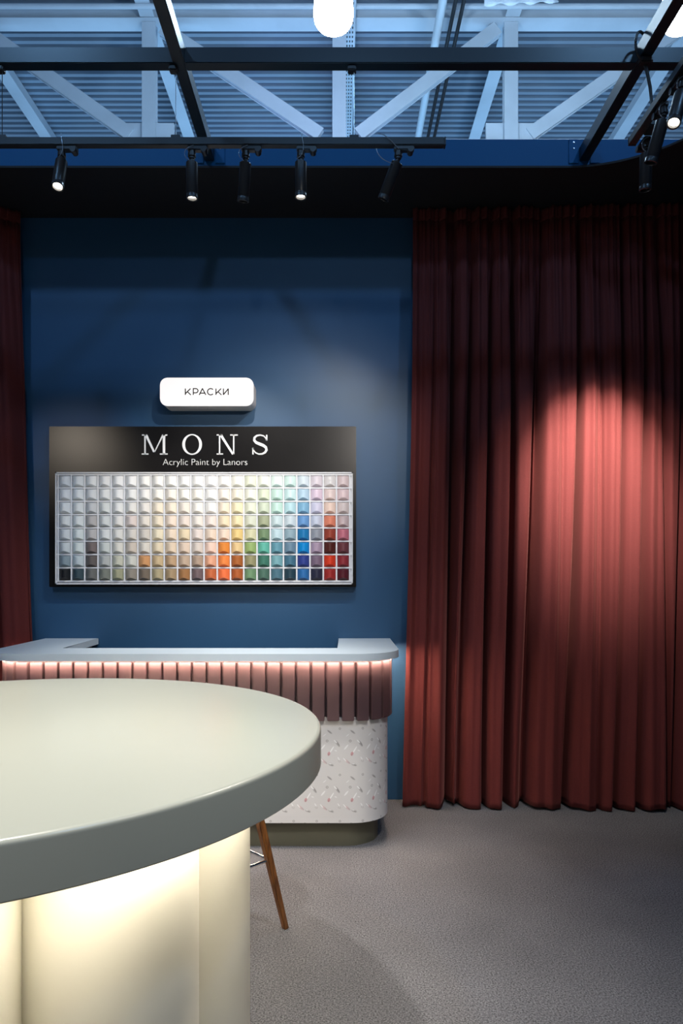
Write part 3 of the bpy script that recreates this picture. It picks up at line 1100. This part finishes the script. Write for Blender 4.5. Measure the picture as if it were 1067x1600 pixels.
Wd = [1.6, 1.6, 1.8, 2.2, 2.6, 3.2, 3.8, 4.2, 4.5, 4.5, 4.2, 3.8, 3.2, 2.4, 2.0, 1.8, 1.6, 1.6]
ribbon(lt, [lp(*p) for p in P], [w * UP for w in Wd], 0.004)
rect(415.6, 417.8, 0.6, 9.6); rect(394.2, 396.4, 20.6, 31.2)
letter()
text_mesh('lettering', 'Acrylic Paint by Lanors', 0.06, M_letter, bd, Vector((PXx(320.5), YW - PD - 0.002, PZz(723.5))) - O, 1.0, 0.003, -0.0009, 132 * UP)

# ---- samples: curved tile with sloping lens-shaped ends
def sample_mesh():
    me = bpy.data.meshes.new('paint_sample')
    bm = BM()
    a, h, bulge = 0.0375, 0.0375, 0.030
    n = 14
    cols = []
    for i in range(n + 1):
        u = -1 + 2 * i / n
        b_ = bulge * (1 - u * u)
        x = a * u
        cut_top, cut_bot = b_ * 0.26, b_ * 0.56
        col = [Vector((x, 0.0, -h)), Vector((x, -0.003, -h)), Vector((x, -0.003 - b_, -h + cut_bot)), Vector((x, -0.003 - b_, h - cut_top)), Vector((x, -0.003, h)), Vector((x, 0.0, h))]
        cols.append([bm.verts.new(p) for p in col])
    for c0, c1 in zip(cols, cols[1:]):
        for k in range(5):
            vs = [c0[k], c1[k], c1[k + 1], c0[k + 1]]
            bm.faces.new(vs)
    bm.faces.new(cols[0]); bm.faces.new(cols[-1][::-1])
    bmesh.ops.remove_doubles(bm, verts=bm.verts[:], dist=1e-6)
    bm.normal_update()
    bmesh.ops.recalc_face_normals(bm, faces=bm.faces[:])
    for f in bm.faces:
        f.smooth = True
    for e in bm.edges:
        if len(e.link_faces) == 2 and e.calc_face_angle(0) > math.radians(25):
            e.smooth = False
    bm.to_mesh(me)
    bm.free()
    me.materials.append(M_sample)
    return me


GRID = [
    'DDE3E7 DDE2E5 DAE0E2 D4DADA C6CED1 BAC4C8 8798A0 15191D',
    'E0E6E8 DCE3E4 DAE1E1 D6DEDE CFDAD8 CCD8D6 B4C4C8 364A52',
    'DEE2E4 D2D7DA BCC0C3 A39F9D A9A5A3 736866 635C59 686966',
    'E4E6E6 DCDFDD D0D6D3 C6CCCA CCD0CF BDC4BF A0A5A2 7A7F76',
    'E8E9E8 E3E3E0 DEDFDB DAD8D2 D6D5CE D4D2C6 B7B8A2 A0A184',
    'EAEAE8 E5E5E1 DFDDD6 DCCBC2 D0CAC0 C6B8A7 CCCDC1 968F83',
    'EEEEEA E9E9E5 E5E2DB DFD8CB CCC4B8 D8D0C1 D39B68 786C5E',
    'F1F0EA EFECE2 EEE0C6 E9DABC E6D8B4 E2CFA8 CBB48D B2A582',
    'F3F1E9 EFE6D6 ECDCC2 EDD6BE E8D0B2 E0C6A4 BF9F7C A99170',
    'F3F1EB EFEADB E9DDCC E0CFBF E2CC9F DDC2A6 C2AA92 A17349',
    'F2F1EC EEE8DA EBE5DA E5DCCF DFCFC3 D3C4B5 AF9884 705F61',
    'F4F2EE F1EFE9 EFECE4 EAD8CB E5CBB0 EAC4AC E0A585 C2683F',
    'F3F1EA F0E6D6 EDDCC0 EAD5AC E8CDB4 E0893B EC8744 EA7443',
    'F0F0E4 F0E8D2 ECE0B4 EEDBA4 E7CA86 E0C28C A6602F AA5A2D',
    'DEE3CA E6E7D4 DBE0C6 D2D6BE CCC998 97B06E 96916C 6D8F69',
    'E4E8D8 CFD8B8 C3CFB2 A3A98A 738C69 62B39F 3D7361 4B6C5D',
    'D8ECE4 BCE0D2 B4DCCC BCD4D6 B4D4DA 6497A6 77A8AF 4C717F',
    'C4E2DA C0E0DE A8D4DA BCCDD4 92AAB4 6B879A 446F84 263F4B',
    'C8D8E0 A4C8DC 80B0CC 6796C8 1A74AA 0082C6 2F3F87 2D6AA4',
    'D8CCD4 DDC3D5 C9C7DF B9C2D6 9297A0 A793A6 796779 282A3D',
    'DED9D6 E5CCC4 EAC8B3 DC8468 97402F 4E1D17 D03A1E 9C2C2A',
    'DBC3C2 E3C4C4 D5C3BE BFA4A4 C0707F 6C3A40 8D2E36 551824',
]
ORD = 'first second third fourth fifth sixth seventh eighth ninth tenth eleventh twelfth thirteenth fourteenth fifteenth sixteenth seventeenth eighteenth nineteenth twentieth twenty-first twenty-second'.split()
ROWN = ['top', 'second', 'third', 'fourth', 'fifth', 'sixth', 'seventh', 'bottom']


def colour_word(hx):
    r, g, b_ = [int(hx[i:i + 2], 16) / 255 for i in (0, 2, 4)]
    h, l, s = colorsys.rgb_to_hls(r, g, b_)
    h *= 360
    ch = max(r, g, b_) - min(r, g, b_)
    if l < 0.12:
        return 'black'
    if ch < 0.055:
        return 'off-white' if l > 0.88 else 'pale grey' if l > 0.74 else 'mid grey' if l > 0.5 else 'dark grey'
    if l > 0.86 and ch < 0.09:
        return 'cream white' if 20 < h < 90 else 'cool white'
    tone = 'pale ' if l > 0.74 else 'soft ' if l > 0.55 else 'dark ' if l < 0.28 else ''
    if h < 12 or h >= 345:
        n = 'pink' if l > 0.6 else 'red'
    elif h < 45:
        n = ('cream' if ch < 0.16 else 'peach') if l > 0.74 else 'beige' if ch < 0.25 and l > 0.5 else 'orange' if ch > 0.5 else 'brown'
    elif h < 66:
        n = 'yellow' if ch > 0.2 else 'ivory'
    elif h < 150:
        n = 'green'
    elif h < 195:
        n = 'teal'
    elif h < 255:
        n = 'blue'
    else:
        n = 'mauve'
    return tone + n


proto = None
for i in range(22):
    hs = GRID[i].split()
    for j in range(8):
        loc = (CX0 + i * PITX, YW - PD - 0.0063, CZ0 - j * PITZ)
        if proto is None:
            o = proto = bpy.data.objects.new('paint_sample', sample_mesh())
        else:
            o = proto.copy()
        COL.objects.link(o)
        o.location = loc
        c = lin(hs[j])
        if min(c) > 0.30:
            c = tuple(0.82 * q + 0.18 * w for q, w in zip(c, (0.86, 0.86, 0.85)))
        o.color = (*c, 1)
        where = ('bottom row' if j == 7 else 'top row' if j == 0 else ROWN[j] + ' row')
        col = 'at the left end' if i == 0 else 'at the right end' if i == 21 else ORD[i] + ' from the left'
        tag(o, '%s curved paint sample, %s of the %s in the tray' % (colour_word(hs[j]), col, where), 'paint sample', 'paint samples in the display tray')
